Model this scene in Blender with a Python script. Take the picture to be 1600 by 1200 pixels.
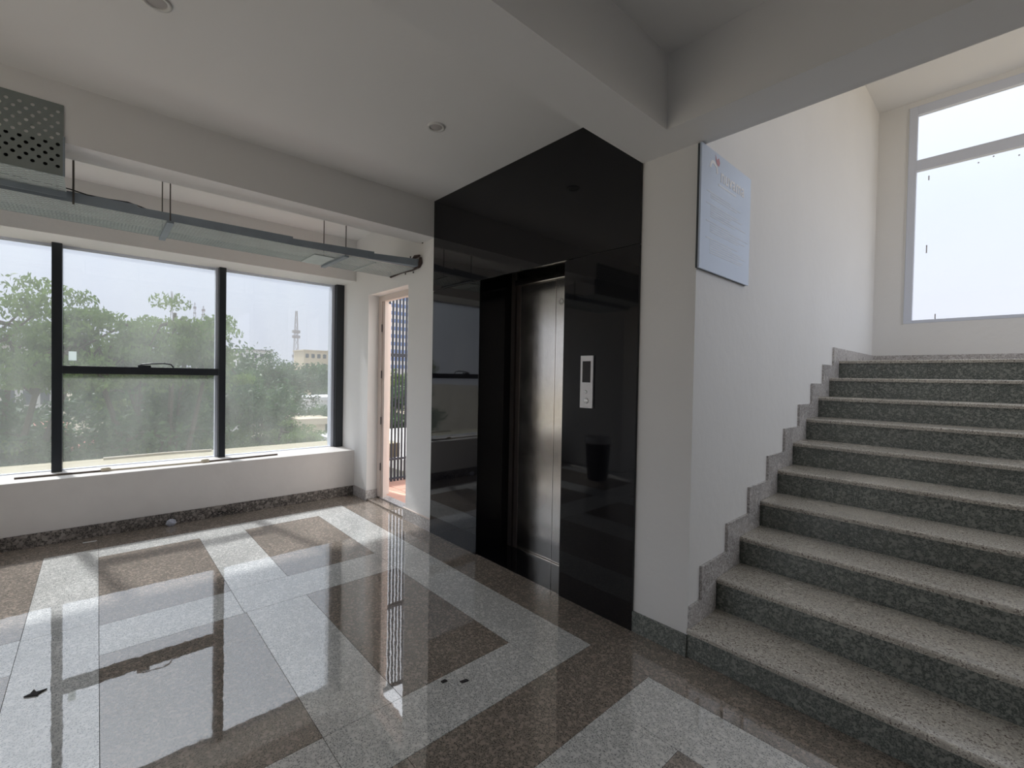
import bpy, math, random
import numpy as np
from mathutils import Vector, Matrix

# ------------------------------------------------------------------ reset
for o in list(bpy.data.objects):
    bpy.data.objects.remove(o, do_unlink=True)
SC = bpy.context.scene
COL = SC.collection
R = random.Random(7)

# ------------------------------------------------------------------ camera
yaw, pitch, roll, FPX = 0.8324, -0.0166, 0.018, 712.12
cy, sy = math.cos(yaw), math.sin(yaw)
fwd = Vector((-sy * math.cos(pitch), cy * math.cos(pitch), math.sin(pitch)))
r0 = Vector((cy, sy, 0)); u0 = r0.cross(fwd)
rt = math.cos(roll) * r0 + math.sin(roll) * u0
up = -math.sin(roll) * r0 + math.cos(roll) * u0
cam = bpy.data.cameras.new('camera')
cam.sensor_width = 36.0
cam.lens = 36.0 * FPX / 1600.0
cam.clip_start = 0.05; cam.clip_end = 2000
co = bpy.data.objects.new('camera', cam); COL.objects.link(co)
m = Matrix((rt, up, -fwd)).transposed().to_4x4()
m.translation = Vector((0, 0, 1.5))
co.matrix_world = m
SC.camera = co

# ------------------------------------------------------------------ sky, sun, exposure
w = bpy.data.worlds.new('hazy_sky'); SC.world = w; w.use_nodes = True
nt = w.node_tree; nt.nodes.clear()
N = nt.nodes.new
out = N('ShaderNodeOutputWorld'); bg = N('ShaderNodeBackground')
tc = N('ShaderNodeTexCoord'); sx = N('ShaderNodeSeparateXYZ'); cr = N('ShaderNodeValToRGB')
nt.links.new(tc.outputs['Generated'], sx.inputs[0]); nt.links.new(sx.outputs['Z'], cr.inputs[0])
e = cr.color_ramp.elements
e[0].position = 0.0; e[0].color = (0.92, 0.92, 0.99, 1)
e[1].position = 0.12; e[1].color = (0.93, 0.96, 1.06, 1)
for pos, c in ((0.30, (0.95, 1.02, 1.16, 1)), (0.55, (1.2, 1.26, 1.38, 1)), (1.0, (1.5, 1.55, 1.65, 1))):
    k = e.new(pos); k.color = c
bg.inputs['Strength'].default_value = 1.0
cn = N('ShaderNodeTexNoise'); cn.inputs['Scale'].default_value = 3.0; cn.inputs['Detail'].default_value = 4
nt.links.new(tc.outputs['Generated'], cn.inputs['Vector'])
cmr = N('ShaderNodeMapRange'); cmr.inputs['To Min'].default_value = 0.93; cmr.inputs['To Max'].default_value = 1.07
nt.links.new(cn.outputs['Fac'], cmr.inputs['Value'])
mul = N('ShaderNodeVectorMath'); mul.operation = 'SCALE'
nt.links.new(cr.outputs[0], mul.inputs[0]); nt.links.new(cmr.outputs[0], mul.inputs['Scale'])
SUND = Vector((0.82, 0.172, -1)).normalized()
# bright haze around the veiled sun
nrm = N('ShaderNodeVectorMath'); nrm.operation = 'NORMALIZE'; nt.links.new(tc.outputs['Generated'], nrm.inputs[0])
dt = N('ShaderNodeVectorMath'); dt.operation = 'DOT_PRODUCT'; dt.inputs[1].default_value = tuple(-SUND)
nt.links.new(nrm.outputs[0], dt.inputs[0])
mx0 = N('ShaderNodeMath'); mx0.operation = 'MAXIMUM'; mx0.inputs[1].default_value = 0.0
nt.links.new(dt.outputs['Value'], mx0.inputs[0])
pw = N('ShaderNodeMath'); pw.operation = 'POWER'; pw.inputs[1].default_value = 11.0
nt.links.new(mx0.outputs[0], pw.inputs[0])
au = N('ShaderNodeVectorMath'); au.operation = 'SCALE'; au.inputs[0].default_value = (2.6, 2.55, 2.45)
nt.links.new(pw.outputs[0], au.inputs['Scale'])
ad = N('ShaderNodeVectorMath'); ad.operation = 'ADD'
nt.links.new(mul.outputs[0], ad.inputs[0]); nt.links.new(au.outputs[0], ad.inputs[1])
nt.links.new(ad.outputs[0], bg.inputs[0]); nt.links.new(bg.outputs[0], out.inputs[0])

sun = bpy.data.lights.new('sun', 'SUN'); sun.energy = 4.7; sun.angle = math.radians(2.2)
sun.color = (1.0, 0.965, 0.91)
so = bpy.data.objects.new('sun', sun); COL.objects.link(so)
so.rotation_euler = Vector((0.82, 0.172, -1)).to_track_quat('-Z', 'Y').to_euler()
so.location = (-20, -5, 20)


def portal(loc, rot, sx_, sy_):
    l = bpy.data.lights.new('sky_portal', 'AREA'); l.shape = 'RECTANGLE'
    l.size = sx_; l.size_y = sy_; l.cycles.is_portal = True
    o = bpy.data.objects.new('sky_portal', l); COL.objects.link(o)
    o.location = loc; o.rotation_euler = rot


portal((-6.15, 0.45, 1.6), (0, math.radians(-90), 0), 2.1, 3.9)      # faces +X
portal((0.6, 7.2, 3.38), (math.radians(-90), 0, 0), 2.9, 2.4)       # faces -Y
portal((-2.75, -2.75, 1.4), (math.radians(90), 0, 0), 2.3, 2.2)      # faces +Y, at the added rear opening
portal((2.5, 4.8, 3.25), (0, math.radians(90), 0), 2.5, 3.95)  # at the added openings right of the stairs
portal((-4.67, 2.75, 1.2), (math.radians(-90), 0, 0), 0.95, 2.4)

vs = SC.view_settings
vs.view_transform = 'Standard'; vs.look = 'None'; vs.gamma = 1.0; vs.use_curve_mapping = False
vs.exposure = 0.45


# ------------------------------------------------------------------ materials
def newmat(name):
    m_ = bpy.data.materials.new(name); m_.use_nodes = True
    t = m_.node_tree; b = t.nodes['Principled BSDF']
    return m_, t, b


def flat(name, col, rough=0.6, metal=0.0, spec=0.5, noise=0.0, nscale=20, bump=0.0, bscale=60, ior=1.5):
    m_, t, b = newmat(name)
    b.inputs['Base Color'].default_value = (*col, 1)
    b.inputs['Roughness'].default_value = rough
    b.inputs['Metallic'].default_value = metal
    b.inputs['IOR'].default_value = ior
    b.inputs['Specular IOR Level'].default_value = spec
    g = t.nodes.new('ShaderNodeNewGeometry')
    if noise:
        n = t.nodes.new('ShaderNodeTexNoise'); n.inputs['Scale'].default_value = nscale
        n.inputs['Detail'].default_value = 5
        t.links.new(g.outputs['Position'], n.inputs['Vector'])
        mx = t.nodes.new('ShaderNodeMix'); mx.data_type = 'RGBA'
        mx.inputs['A'].default_value = (*[c * (1 - noise) for c in col], 1)
        mx.inputs['B'].default_value = (*[min(1, c * (1 + noise)) for c in col], 1)
        t.links.new(n.outputs['Fac'], mx.inputs['Factor'])
        t.links.new(mx.outputs['Result'], b.inputs['Base Color'])
    if bump:
        n = t.nodes.new('ShaderNodeTexNoise'); n.inputs['Scale'].default_value = bscale
        n.inputs['Detail'].default_value = 3
        t.links.new(g.outputs['Position'], n.inputs['Vector'])
        bp = t.nodes.new('ShaderNodeBump'); bp.inputs['Strength'].default_value = bump
        bp.inputs['Distance'].default_value = 0.01
        t.links.new(n.outputs['Fac'], bp.inputs['Height']); t.links.new(bp.outputs[0], b.inputs['Normal'])
    return m_


def granite(name, base, dark, light, scale=170, rough=0.05, ior=1.7, amount=0.42, wave=0.0):
    m_, t, b = newmat(name)
    L = t.links.new; nn = t.nodes.new
    g = nn('ShaderNodeNewGeometry')
    n1 = nn('ShaderNodeTexNoise'); n1.inputs['Scale'].default_value = scale; n1.inputs['Detail'].default_value = 3
    n1.inputs['Roughness'].default_value = 0.7
    L(g.outputs['Position'], n1.inputs['Vector'])
    r1 = nn('ShaderNodeValToRGB'); r1.color_ramp.elements[0].position = amount - 0.03
    r1.color_ramp.elements[1].position = amount + 0.08
    L(n1.outputs['Fac'], r1.inputs[0])
    mx = nn('ShaderNodeMix'); mx.data_type = 'RGBA'
    mx.inputs['A'].default_value = (*dark, 1); mx.inputs['B'].default_value = (*base, 1)
    L(r1.outputs[0], mx.inputs['Factor'])
    v = nn('ShaderNodeTexVoronoi'); v.inputs['Scale'].default_value = scale * 0.55
    L(g.outputs['Position'], v.inputs['Vector'])
    sp = nn('ShaderNodeSeparateColor'); L(v.outputs['Color'], sp.inputs[0])
    r2 = nn('ShaderNodeValToRGB'); r2.color_ramp.elements[0].position = 0.62; r2.color_ramp.elements[1].position = 0.9
    L(sp.outputs[0], r2.inputs[0])
    mx2 = nn('ShaderNodeMix'); mx2.data_type = 'RGBA'
    L(r2.outputs[0], mx2.inputs['Factor']); L(mx.outputs['Result'], mx2.inputs['A'])
    mx2.inputs['B'].default_value = (*light, 1)
    n3 = nn('ShaderNodeTexNoise'); n3.inputs['Scale'].default_value = 2.2; n3.inputs['Detail'].default_value = 4
    L(g.outputs['Position'], n3.inputs['Vector'])
    mr = nn('ShaderNodeMapRange'); mr.inputs['From Min'].default_value = 0.3; mr.inputs['From Max'].default_value = 0.7
    mr.inputs['To Min'].default_value = 0.86; mr.inputs['To Max'].default_value = 1.1
    L(n3.outputs['Fac'], mr.inputs['Value'])
    sc_ = nn('ShaderNodeVectorMath'); sc_.operation = 'SCALE'
    L(mx2.outputs['Result'], sc_.inputs[0]); L(mr.outputs[0], sc_.inputs['Scale'])
    L(sc_.outputs[0], b.inputs['Base Color'])
    rr = nn('ShaderNodeMapRange'); rr.inputs['To Min'].default_value = rough * 0.5
    rr.inputs['To Max'].default_value = rough * 1.8
    L(n3.outputs['Fac'], rr.inputs['Value']); L(rr.outputs[0], b.inputs['Roughness'])
    b.inputs['IOR'].default_value = ior
    if wave:
        bp = nn('ShaderNodeBump'); bp.inputs['Strength'].default_value = wave; bp.inputs['Distance'].default_value = 0.002
        n4 = nn('ShaderNodeTexNoise'); n4.inputs['Scale'].default_value = 12
        L(g.outputs['Position'], n4.inputs['Vector']); L(n4.outputs['Fac'], bp.inputs['Height'])
        L(bp.outputs[0], b.inputs['Normal'])
    return m_


M_WALL = flat('painted_plaster', (0.86, 0.85, 0.835), 0.75, noise=0.04, nscale=1.5, bump=0.25, bscale=14)
M_CEIL = flat('ceiling_paint', (0.87, 0.86, 0.85), 0.8, noise=0.03, nscale=1.2, bump=0.2, bscale=5)
M_SILL = flat('sill_paint', (0.85, 0.81, 0.775), 0.6, noise=0.05, nscale=6, bump=0.15, bscale=20)
M_WHITE = granite('white_granite', (0.76, 0.76, 0.73), (0.22, 0.225, 0.23), (0.86, 0.85, 0.82), 150, 0.014, 2.3, 0.43, 0.08)
M_BROWN = granite('brown_granite', (0.33, 0.285, 0.24), (0.09, 0.08, 0.068), (0.43, 0.355, 0.30), 150, 0.014, 2.3, 0.44, 0.08)
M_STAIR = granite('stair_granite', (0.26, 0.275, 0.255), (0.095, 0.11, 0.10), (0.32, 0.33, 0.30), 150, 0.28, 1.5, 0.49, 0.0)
M_TREAD = granite('worn_lit_tread_granite', (0.66, 0.63, 0.56), (0.15, 0.115, 0.10), (0.50, 0.47, 0.42), 130, 0.22, 1.6, 0.42, 0.0)  # worn stair granite, made paler than the risers to carry light on the treads
M_SKIRT = granite('skirting_granite', (0.60, 0.57, 0.56), (0.26, 0.24, 0.23), (0.68, 0.66, 0.65), 150, 0.25, 1.5, 0.45, 0.0)
M_SKIRTD = granite('worn_skirting_granite', (0.24, 0.21, 0.19), (0.05, 0.045, 0.04), (0.36, 0.32, 0.29), 90, 0.3, 1.5, 0.47, 0.0)
M_GROUT = flat('grout', (0.09, 0.08, 0.075), 0.9)
M_BLACK = flat('black_granite', (0.006, 0.006, 0.008), 0.035, ior=1.45, noise=0.3, nscale=90)
M_FRAME = flat('black_window_frame', (0.018, 0.022, 0.028), 0.35)
M_FRAMEG = flat('grey_window_frame', (0.72, 0.76, 0.86), 0.4)
M_DOORF = flat('cream_door_paint', (0.76, 0.66, 0.60), 0.5)
M_GALV = flat('galvanised_steel', (0.50, 0.56, 0.56), 0.42, metal=0.25, noise=0.2, nscale=9)
M_GALVD = flat('galvanised_rail', (0.30, 0.35, 0.40), 0.5, metal=0.2, noise=0.2, nscale=8)
M_GALVK = flat('dull_galvanised', (0.24, 0.27, 0.26), 0.5, metal=0.2, noise=0.15, nscale=9)
M_ROD = flat('threaded_rod', (0.13, 0.12, 0.11), 0.5, metal=0.6)
M_CABLE = flat('black_cable', (0.012, 0.012, 0.013), 0.5)
M_RUST = flat('torn_dark_edge', (0.06, 0.04, 0.035), 0.8, noise=0.5, nscale=60)
M_BAR = flat('dark_grille_paint', (0.03, 0.035, 0.05), 0.5)
M_BALC = flat('terracotta_tile', (0.62, 0.36, 0.28), 0.6, noise=0.08, nscale=10)
M_LEDGE = flat('cream_ledge', (0.40, 0.35, 0.23), 0.8, noise=0.12, nscale=4)
M_SILVER = flat('call_panel_metal', (0.72, 0.71, 0.72), 0.35, metal=0.35)
M_DISP = flat('dark_display', (0.015, 0.012, 0.014), 0.15)
M_BTN = flat('button_metal', (0.80, 0.80, 0.80), 0.25, metal=0.4)
M_SIGN = flat('blue_grey_sign', (0.62, 0.71, 0.86), 0.3)
M_SIGNE = flat('sign_edge', (0.05, 0.06, 0.07), 0.5)
M_PRINT = flat('white_print', (0.95, 0.95, 0.96), 0.5)
M_PRINTF = flat('faint_print', (0.86, 0.89, 0.95), 0.5)
M_RED = flat('pink_red_print', (0.62, 0.30, 0.34), 0.5)
M_PLASTIC = flat('white_plastic', (0.72, 0.71, 0.69), 0.4)
M_LENS = flat('lamp_lens', (0.45, 0.42, 0.41), 0.3)
M_BIN = flat('black_bin_plastic', (0.012, 0.012, 0.014), 0.35)
M_BAG = flat('white_bin_liner', (0.70, 0.70, 0.70), 0.5)
M_TUBE = flat('brown_pipe', (0.13, 0.10, 0.08), 0.5)
M_TUBEC = flat('cream_pipe', (0.60, 0.53, 0.40), 0.5)
M_PAPER = flat('crumpled_paper', (0.55, 0.57, 0.66), 0.8, noise=0.4, nscale=70)
M_DEBRIS = flat('dark_debris', (0.03, 0.025, 0.025), 0.9)
M_SCRAP = flat('pale_scrap', (0.7, 0.7, 0.68), 0.8)
M_BARK = flat('bark', (0.10, 0.075, 0.055), 0.9, noise=0.4, nscale=8)
M_GROUND = flat('dusty_ground', (0.26, 0.22, 0.16), 0.95, noise=0.35, nscale=0.25)
M_CONC = flat('pale_concrete', (0.55, 0.54, 0.52), 0.9, noise=0.15, nscale=0.5)
M_CREAMB = flat('cream_building', (0.66, 0.56, 0.40), 0.9, noise=0.1, nscale=0.6)
M_WHITEB = flat('white_building', (0.74, 0.73, 0.72), 0.9, noise=0.1, nscale=0.4)
M_PINKB = flat('brown_building', (0.42, 0.33, 0.29), 0.9, noise=0.15, nscale=0.4)
M_REDR = flat('red_roof', (0.34, 0.10, 0.07), 0.8, noise=0.25, nscale=2)
M_GREYR = flat('grey_sheet_roof', (0.38, 0.38, 0.38), 0.7, noise=0.25, nscale=1.2)
M_DWIN = flat('dark_window', (0.06, 0.07, 0.09), 0.3)
M_BLUEG = flat('blue_glass', (0.20, 0.27, 0.48), 0.3)
M_TOWERM = flat('lattice_metal', (0.35, 0.32, 0.33), 0.7)


def steel():
    m_, t, b = newmat('brushed_steel')
    L = t.links.new; nn = t.nodes.new
    b.inputs['Metallic'].default_value = 1.0
    g = nn('ShaderNodeNewGeometry'); mp = nn('ShaderNodeMapping')
    mp.inputs['Scale'].default_value = (300, 300, 1.5)
    L(g.outputs['Position'], mp.inputs[0])
    n = nn('ShaderNodeTexNoise'); n.inputs['Scale'].default_value = 1.0; n.inputs['Detail'].default_value = 2
    L(mp.outputs[0], n.inputs['Vector'])
    n2 = nn('ShaderNodeTexNoise'); n2.inputs['Scale'].default_value = 5; n2.inputs['Detail'].default_value = 4
    L(g.outputs['Position'], n2.inputs['Vector'])
    mx = nn('ShaderNodeMix'); mx.data_type = 'RGBA'
    mx.inputs['A'].default_value = (0.62, 0.58, 0.54, 1); mx.inputs['B'].default_value = (0.80, 0.76, 0.71, 1)
    L(n2.outputs['Fac'], mx.inputs['Factor']); L(mx.outputs['Result'], b.inputs['Base Color'])
    mr = nn('ShaderNodeMapRange'); mr.inputs['To Min'].default_value = 0.13; mr.inputs['To Max'].default_value = 0.28
    L(n2.outputs['Fac'], mr.inputs['Value']); L(mr.outputs[0], b.inputs['Roughness'])
    b.inputs['Anisotropic'].default_value = 0.5
    bp = nn('ShaderNodeBump'); bp.inputs['Strength'].default_value = 0.06; bp.inputs['Distance'].default_value = 0.002
    L(n.outputs['Fac'], bp.inputs['Height']); L(bp.outputs[0], b.inputs['Normal'])
    return m_


M_STEEL = steel()
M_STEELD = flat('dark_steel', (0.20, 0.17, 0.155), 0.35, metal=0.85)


def leafmat(name, c1, c2):
    m_, t, b = newmat(name)
    L = t.links.new; nn = t.nodes.new
    oi = nn('ShaderNodeNewGeometry')
    n = nn('ShaderNodeTexNoise'); n.inputs['Scale'].default_value = 0.9; n.inputs['Detail'].default_value = 3
    L(oi.outputs['Position'], n.inputs['Vector'])
    mr = nn('ShaderNodeMapRange'); mr.inputs['From Min'].default_value = 0.3; mr.inputs['From Max'].default_value = 0.7
    L(n.outputs['Fac'], mr.inputs['Value'])
    mx = nn('ShaderNodeMix'); mx.data_type = 'RGBA'
    mx.inputs['A'].default_value = (*c1, 1); mx.inputs['B'].default_value = (*c2, 1)
    L(mr.outputs[0], mx.inputs['Factor']); L(mx.outputs['Result'], b.inputs['Base Color'])
    b.inputs['Roughness'].default_value = 0.6
    tr = nn('ShaderNodeBsdfTranslucent'); L(mx.outputs['Result'], tr.inputs['Color'])
    ms = nn('ShaderNodeMixShader'); ms.inputs[0].default_value = 0.4
    L(b.outputs[0], ms.inputs[1]); L(tr.outputs[0], ms.inputs[2])
    L(ms.outputs[0], t.nodes['Material Output'].inputs['Surface'])
    return m_


M_LEAF = leafmat('bright_leaves', (0.085, 0.15, 0.035), (0.20, 0.29, 0.08))
M_LEAFD = leafmat('dark_leaves', (0.035, 0.085, 0.035), (0.10, 0.17, 0.06))


def glassmat(name, dust_lo, dust_hi, tint):
    """thin window glass: clear + mirror by Fresnel + a film of dust that scatters daylight"""
    m_ = bpy.data.materials.new(name); m_.use_nodes = True
    t = m_.node_tree; t.nodes.clear(); L = t.links.new; nn = t.nodes.new
    o = nn('ShaderNodeOutputMaterial')
    tr = nn('ShaderNodeBsdfTransparent'); tr.inputs[0].default_value = (*tint, 1)
    gl = nn('ShaderNodeBsdfGlossy'); gl.inputs['Roughness'].default_value = 0.02
    fr = nn('ShaderNodeFresnel'); gb = nn('ShaderNodeNewGeometry')
    io = nn('ShaderNodeMapRange'); io.inputs['To Min'].default_value = 1.45; io.inputs['To Max'].default_value = 1 / 1.45
    L(gb.outputs['Backfacing'], io.inputs['Value']); L(io.outputs[0], fr.inputs['IOR'])
    m1 = nn('ShaderNodeMixShader')
    L(fr.outputs[0], m1.inputs[0]); L(tr.outputs[0], m1.inputs[1]); L(gl.outputs[0], m1.inputs[2])
    du = nn('ShaderNodeBsdfTranslucent'); du.inputs[0].default_value = (0.80, 0.84, 0.82, 1)
    df = nn('ShaderNodeBsdfDiffuse'); df.inputs[0].default_value = (0.75, 0.75, 0.70, 1)
    md = nn('ShaderNodeMixShader'); md.inputs[0].default_value = 0.35
    L(du.outputs[0], md.inputs[1]); L(df.outputs[0], md.inputs[2])
    g = nn('ShaderNodeNewGeometry'); mp = nn('ShaderNodeMapping'); mp.inputs['Scale'].default_value = (1, 2.2, 0.7)
    n = nn('ShaderNodeTexNoise'); n.inputs['Scale'].default_value = 1.6; n.inputs['Detail'].default_value = 5
    L(g.outputs['Position'], mp.inputs[0]); L(mp.outputs[0], n.inputs['Vector'])
    mr = nn('ShaderNodeMapRange'); mr.inputs['From Min'].default_value = 0.3; mr.inputs['From Max'].default_value = 0.7
    mr.inputs['To Min'].default_value = dust_lo; mr.inputs['To Max'].default_value = dust_hi
    L(n.outputs['Fac'], mr.inputs['Value'])
    m2 = nn('ShaderNodeMixShader')
    L(mr.outputs[0], m2.inputs[0]); L(m1.outputs[0], m2.inputs[1]); L(md.outputs[0], m2.inputs[2])
    L(m2.outputs[0], o.inputs['Surface'])
    return m_


M_GLASS = glassmat('dusty_glass', 0.07, 0.13, (0.725, 0.745, 0.77))
M_GLASS2 = glassmat('clear_glass', 0.01, 0.03, (0.86, 0.868, 0.88))


M_STICK = bpy.data.materials.new('translucent_sticker'); M_STICK.use_nodes = True
_t = M_STICK.node_tree; _tr = _t.nodes.new('ShaderNodeBsdfTranslucent'); _tr.inputs[0].default_value = (0.8, 0.84, 0.82, 1)
_t.links.new(_tr.outputs[0], _t.nodes['Material Output'].inputs['Surface'])

# ------------------------------------------------------------------ geometry helpers
def wpos(p):
    v = Vector((0, 0, 0))
    while p is not None:
        v = v + p.location; p = p.parent
    return v


def link_mesh(name, verts, faces, mat, parent=None, origin=None, smooth=False):
    vs_ = np.array(verts, dtype=float)
    if origin is None:
        lo, hi = vs_.min(0), vs_.max(0); origin = Vector(((lo + hi) / 2).tolist())
    else:
        origin = Vector(origin)
    me = bpy.data.meshes.new(name)
    me.from_pydata((vs_ - np.array(origin)).tolist(), [], faces)
    me.materials.append(mat)
    if smooth:
        me.polygons.foreach_set('use_smooth', [True] * len(me.polygons))
    me.update()
    o = bpy.data.objects.new(name, me); COL.objects.link(o)
    if parent:
        o.parent = parent; o.location = origin - wpos(parent)
    else:
        o.location = origin
    return o


BF = [(0, 3, 2, 1), (4, 5, 6, 7), (0, 1, 5, 4), (1, 2, 6, 5), (2, 3, 7, 6), (3, 0, 4, 7)]


def boxv(x0, x1, y0, y1, z0, z1):
    return [(x0, y0, z0), (x1, y0, z0), (x1, y1, z0), (x0, y1, z0), (x0, y0, z1), (x1, y0, z1), (x1, y1, z1), (x0, y1, z1)]


class MB:
    def __init__(s): s.v = []; s.f = []

    def box(s, *a):
        n = len(s.v); s.v += boxv(*a); s.f += [tuple(i + n for i in q) for q in BF]; return s

    def add(s, v, f):
        n = len(s.v); s.v += list(v); s.f += [tuple(i + n for i in q) for q in f]; return s

    def tube(s, pts, r, seg=8, cap=True):
        pts = [Vector(p) for p in pts]; n = len(s.v)
        rr = r if isinstance(r, (list, tuple)) else [r] * len(pts)
        for i, p in enumerate(pts):
            d = (pts[min(i + 1, len(pts) - 1)] - pts[max(i - 1, 0)]).normalized()
            a = d.cross(Vector((0, 0, 1)))
            if a.length < 1e-3: a = Vector((1, 0, 0))
            a.normalize(); b = d.cross(a)
            for k in range(seg):
                t = 2 * math.pi * k / seg
                s.v.append(tuple(p + (a * math.cos(t) + b * math.sin(t)) * rr[i]))
        for i in range(len(pts) - 1):
            for k in range(seg):
                k2 = (k + 1) % seg
                s.f.append((n + i * seg + k, n + i * seg + k2, n + (i + 1) * seg + k2, n + (i + 1) * seg + k))
        if cap:
            s.f.append(tuple(n + k for k in range(seg))[::-1])
            s.f.append(tuple(n + (len(pts) - 1) * seg + k for k in range(seg)))
        return s

    def build(s, name, mat, parent=None, smooth=False, origin=None):
        return link_mesh(name, s.v, s.f, mat, parent, origin, smooth)


def box(name, mat, parent, *a, bevel=0.0):
    o = link_mesh(name, boxv(*a), BF, mat, parent)
    if bevel:
        b = o.modifiers.new('bevel', 'BEVEL'); b.width = bevel; b.segments = 2; b.limit_method = 'ANGLE'
    return o


def lathe(name, prof, mat, parent, loc, seg=28, axis='Z', smooth=True):
    v = []; f = []
    for r, z in prof:
        for k in range(seg):
            t = 2 * math.pi * k / seg; a, b = r * math.cos(t), r * math.sin(t)
            q = (a, b, z) if axis == 'Z' else (a, z, b)
            v.append((q[0] + loc[0], q[1] + loc[1], q[2] + loc[2]))
    for i in range(len(prof) - 1):
        for k in range(seg):
            k2 = (k + 1) % seg
            f.append((i * seg + k, i * seg + k2, (i + 1) * seg + k2, (i + 1) * seg + k))
    return link_mesh(name, v, f, mat, parent, smooth=smooth)


def empty(name, loc):
    o = bpy.data.objects.new(name, None); COL.objects.link(o); o.location = loc; o.empty_display_size = 0.1
    return o


def tag(o, label=None, cat=None, group=None, kind=None):
    if label: o['label'] = label
    if cat: o['category'] = cat
    if group: o['group'] = group
    if kind: o['kind'] = kind
    return o


def struct(o, label, cat): return tag(o, label, cat, kind='structure')


def polyprism(name, poly, ax, a0, a1, mat, parent):
    """extrude a 2-D polygon; ax='X': poly=(y,z); ax='Y': poly=(x,z)"""
    n = len(poly)
    if ax == 'X': v = [(a0, p, q) for p, q in poly] + [(a1, p, q) for p, q in poly]
    else: v = [(p, a0, q) for p, q in poly] + [(p, a1, q) for p, q in poly]
    f = [tuple(range(n))[::-1], tuple(range(n, 2 * n))] + [(i, (i + 1) % n, (i + 1) % n + n, i + n) for i in range(n)]
    return link_mesh(name, v, f, mat, parent)


def perf(P0, U, V, nu, nv, pu, pv, hw, hh, octo=False, stagger=True):
    """perforated sheet as a list of verts / faces; hw, hh are half sizes of each hole"""
    P0, U, V = Vector(P0), Vector(U), Vector(V); v = []; f = []
    W = nu * pu

    def P(a, b): return tuple(P0 + U * a + V * b)

    def quad(a0, a1, b0, b1):
        if a1 - a0 < 1e-6: return
        n = len(v); v.extend([P(a0, b0), P(a1, b0), P(a1, b1), P(a0, b1)]); f.append((n, n + 1, n + 2, n + 3))
    for j in range(nv):
        b0 = j * pv; b1 = b0 + pv; off = pu / 2 if (stagger and j % 2) else 0
        k = nu - 1 if off else nu
        if off: quad(0, off, b0, b1); quad(W - off, W, b0, b1)
        for i in range(k):
            a0 = off + i * pu; a1 = a0 + pu; ca, cb = (a0 + a1) / 2, (b0 + b1) / 2
            n = len(v)
            if octo:
                ou = [(a1, cb), (a1, b1), (ca, b1), (a0, b1), (a0, cb), (a0, b0), (ca, b0), (a1, b0)]
                inn = [(ca + hw * math.cos(t * math.pi / 4), cb + hh * math.sin(t * math.pi / 4)) for t in range(8)]
            else:
                ou = [(a0, b0), (a1, b0), (a1, b1), (a0, b1)]
                inn = [(ca - hw, cb - hh), (ca + hw, cb - hh), (ca + hw, cb + hh), (ca - hw, cb + hh)]
            q = len(ou)
            v.extend([P(*c) for c in ou] + [P(*c) for c in inn])
            for t in range(q):
                t2 = (t + 1) % q
                f.append((n + t, n + t2, n + q + t2, n + q + t))
    return v, f


# ------------------------------------------------------------------ key dimensions
D = 2.366            # plane of the lift wall
XW, XG = -5.494, -5.855     # inner face of window wall, front of window frame
CE, SO = 3.138, 2.762       # ceiling and beam soffit
XP0, XP1 = -3.71, -1.49     # black lift surround
XD0, XD1, ZJ = -2.996, -2.067, 2.293
XS = -1.154          # stair side wall
SILL, HEAD = 0.55, 2.638
YB = -1.45           # wall behind on the window side
YF, ZL, CS = 6.911, 1.71, 4.72
RR, GG = 0.171, 0.3295
XR = 2.2             # far side of the stairwell
XRM = 2.0            # right-hand wall of the room
YBK = -2.5

# ------------------------------------------------------------------ floor
floor = struct(empty('floor', (0, 0, 0)), 'polished white and brown granite floor laid in bordered panels', 'floor')
box('screed', M_GROUT, floor, XW - 0.1, XRM + 0.1, YBK - 0.1, D + 0.05, -0.12, -0.003)
J = 0.0012
tiles = []


def T(x0, x1, y0, y1, c): tiles.append((x0, x1, y0, y1, c))


for a, b in ((1.18, 2.366), (0.01, 1.18), (YB, 0.01)): T(XW, -5.10, a, b, 'b')
for a, b in ((-5.10, -3.62), (-3.62, -2.52), (-2.52, -1.42), (-1.42, -0.1), (-0.1, 1.25), (1.25, XRM)): T(a, b, 2.055, 2.366, 'b')
T(-5.10, -4.87, 1.04, 2.055, 'w'); T(-5.10, -4.87, 0.01, 1.04, 'w')
T(-4.87, -3.56, 1.72, 2.055, 'w'); T(-3.56, -1.56, 1.72, 2.055, 'w')
T(-4.87, -3.56, 0.01, 0.68, 'b'); T(-4.87, -3.56, 0.68, 1.04, 'w'); T(-4.87, -3.56, 1.04, 1.72, 'b')
T(-3.56, -3.18, 0.01, 0.68, 'w'); T(-3.56, -3.18, 0.68, 1.72, 'w')
T(-3.18, -1.875, 0.01, 0.69, 'b'); T(-3.18, -1.875, 0.69, 1.05, 'w'); T(-3.18, -1.875, 1.05, 1.72, 'b')
T(-1.875, -1.56, 0.69, 1.72, 'w'); T(-1.875, -1.56, -0.31, 0.69, 'w')
T(-5.10, -3.62, -0.31, 0.01, 'w'); T(-3.62, -1.875, -0.31, 0.01, 'w')
T(-5.10, -3.64, -0.99, -0.31, 'b'); T(-3.64, -3.25, -0.99, -0.31, 'w'); T(-3.25, -1.875, -0.99, -0.31, 'b')
T(-5.10, -3.64, YB, -0.99, 'w'); T(-3.64, -1.875, YB, -0.99, 'w'); T(-1.875, -1.56, YB, -0.31, 'w')
for a, b in ((0.9, 2.055), (-0.3, 0.9), (YB, -0.3)): T(-1.56, -1.20, a, b, 'b')
T(-1.20, 0.3, 1.74, 2.055, 'w'); T(0.3, XRM, 1.74, 2.055, 'w')
T(-1.20, -0.875, 0.3, 1.74, 'w'); T(-1.20, -0.875, YB, 0.3, 'w')
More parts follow.
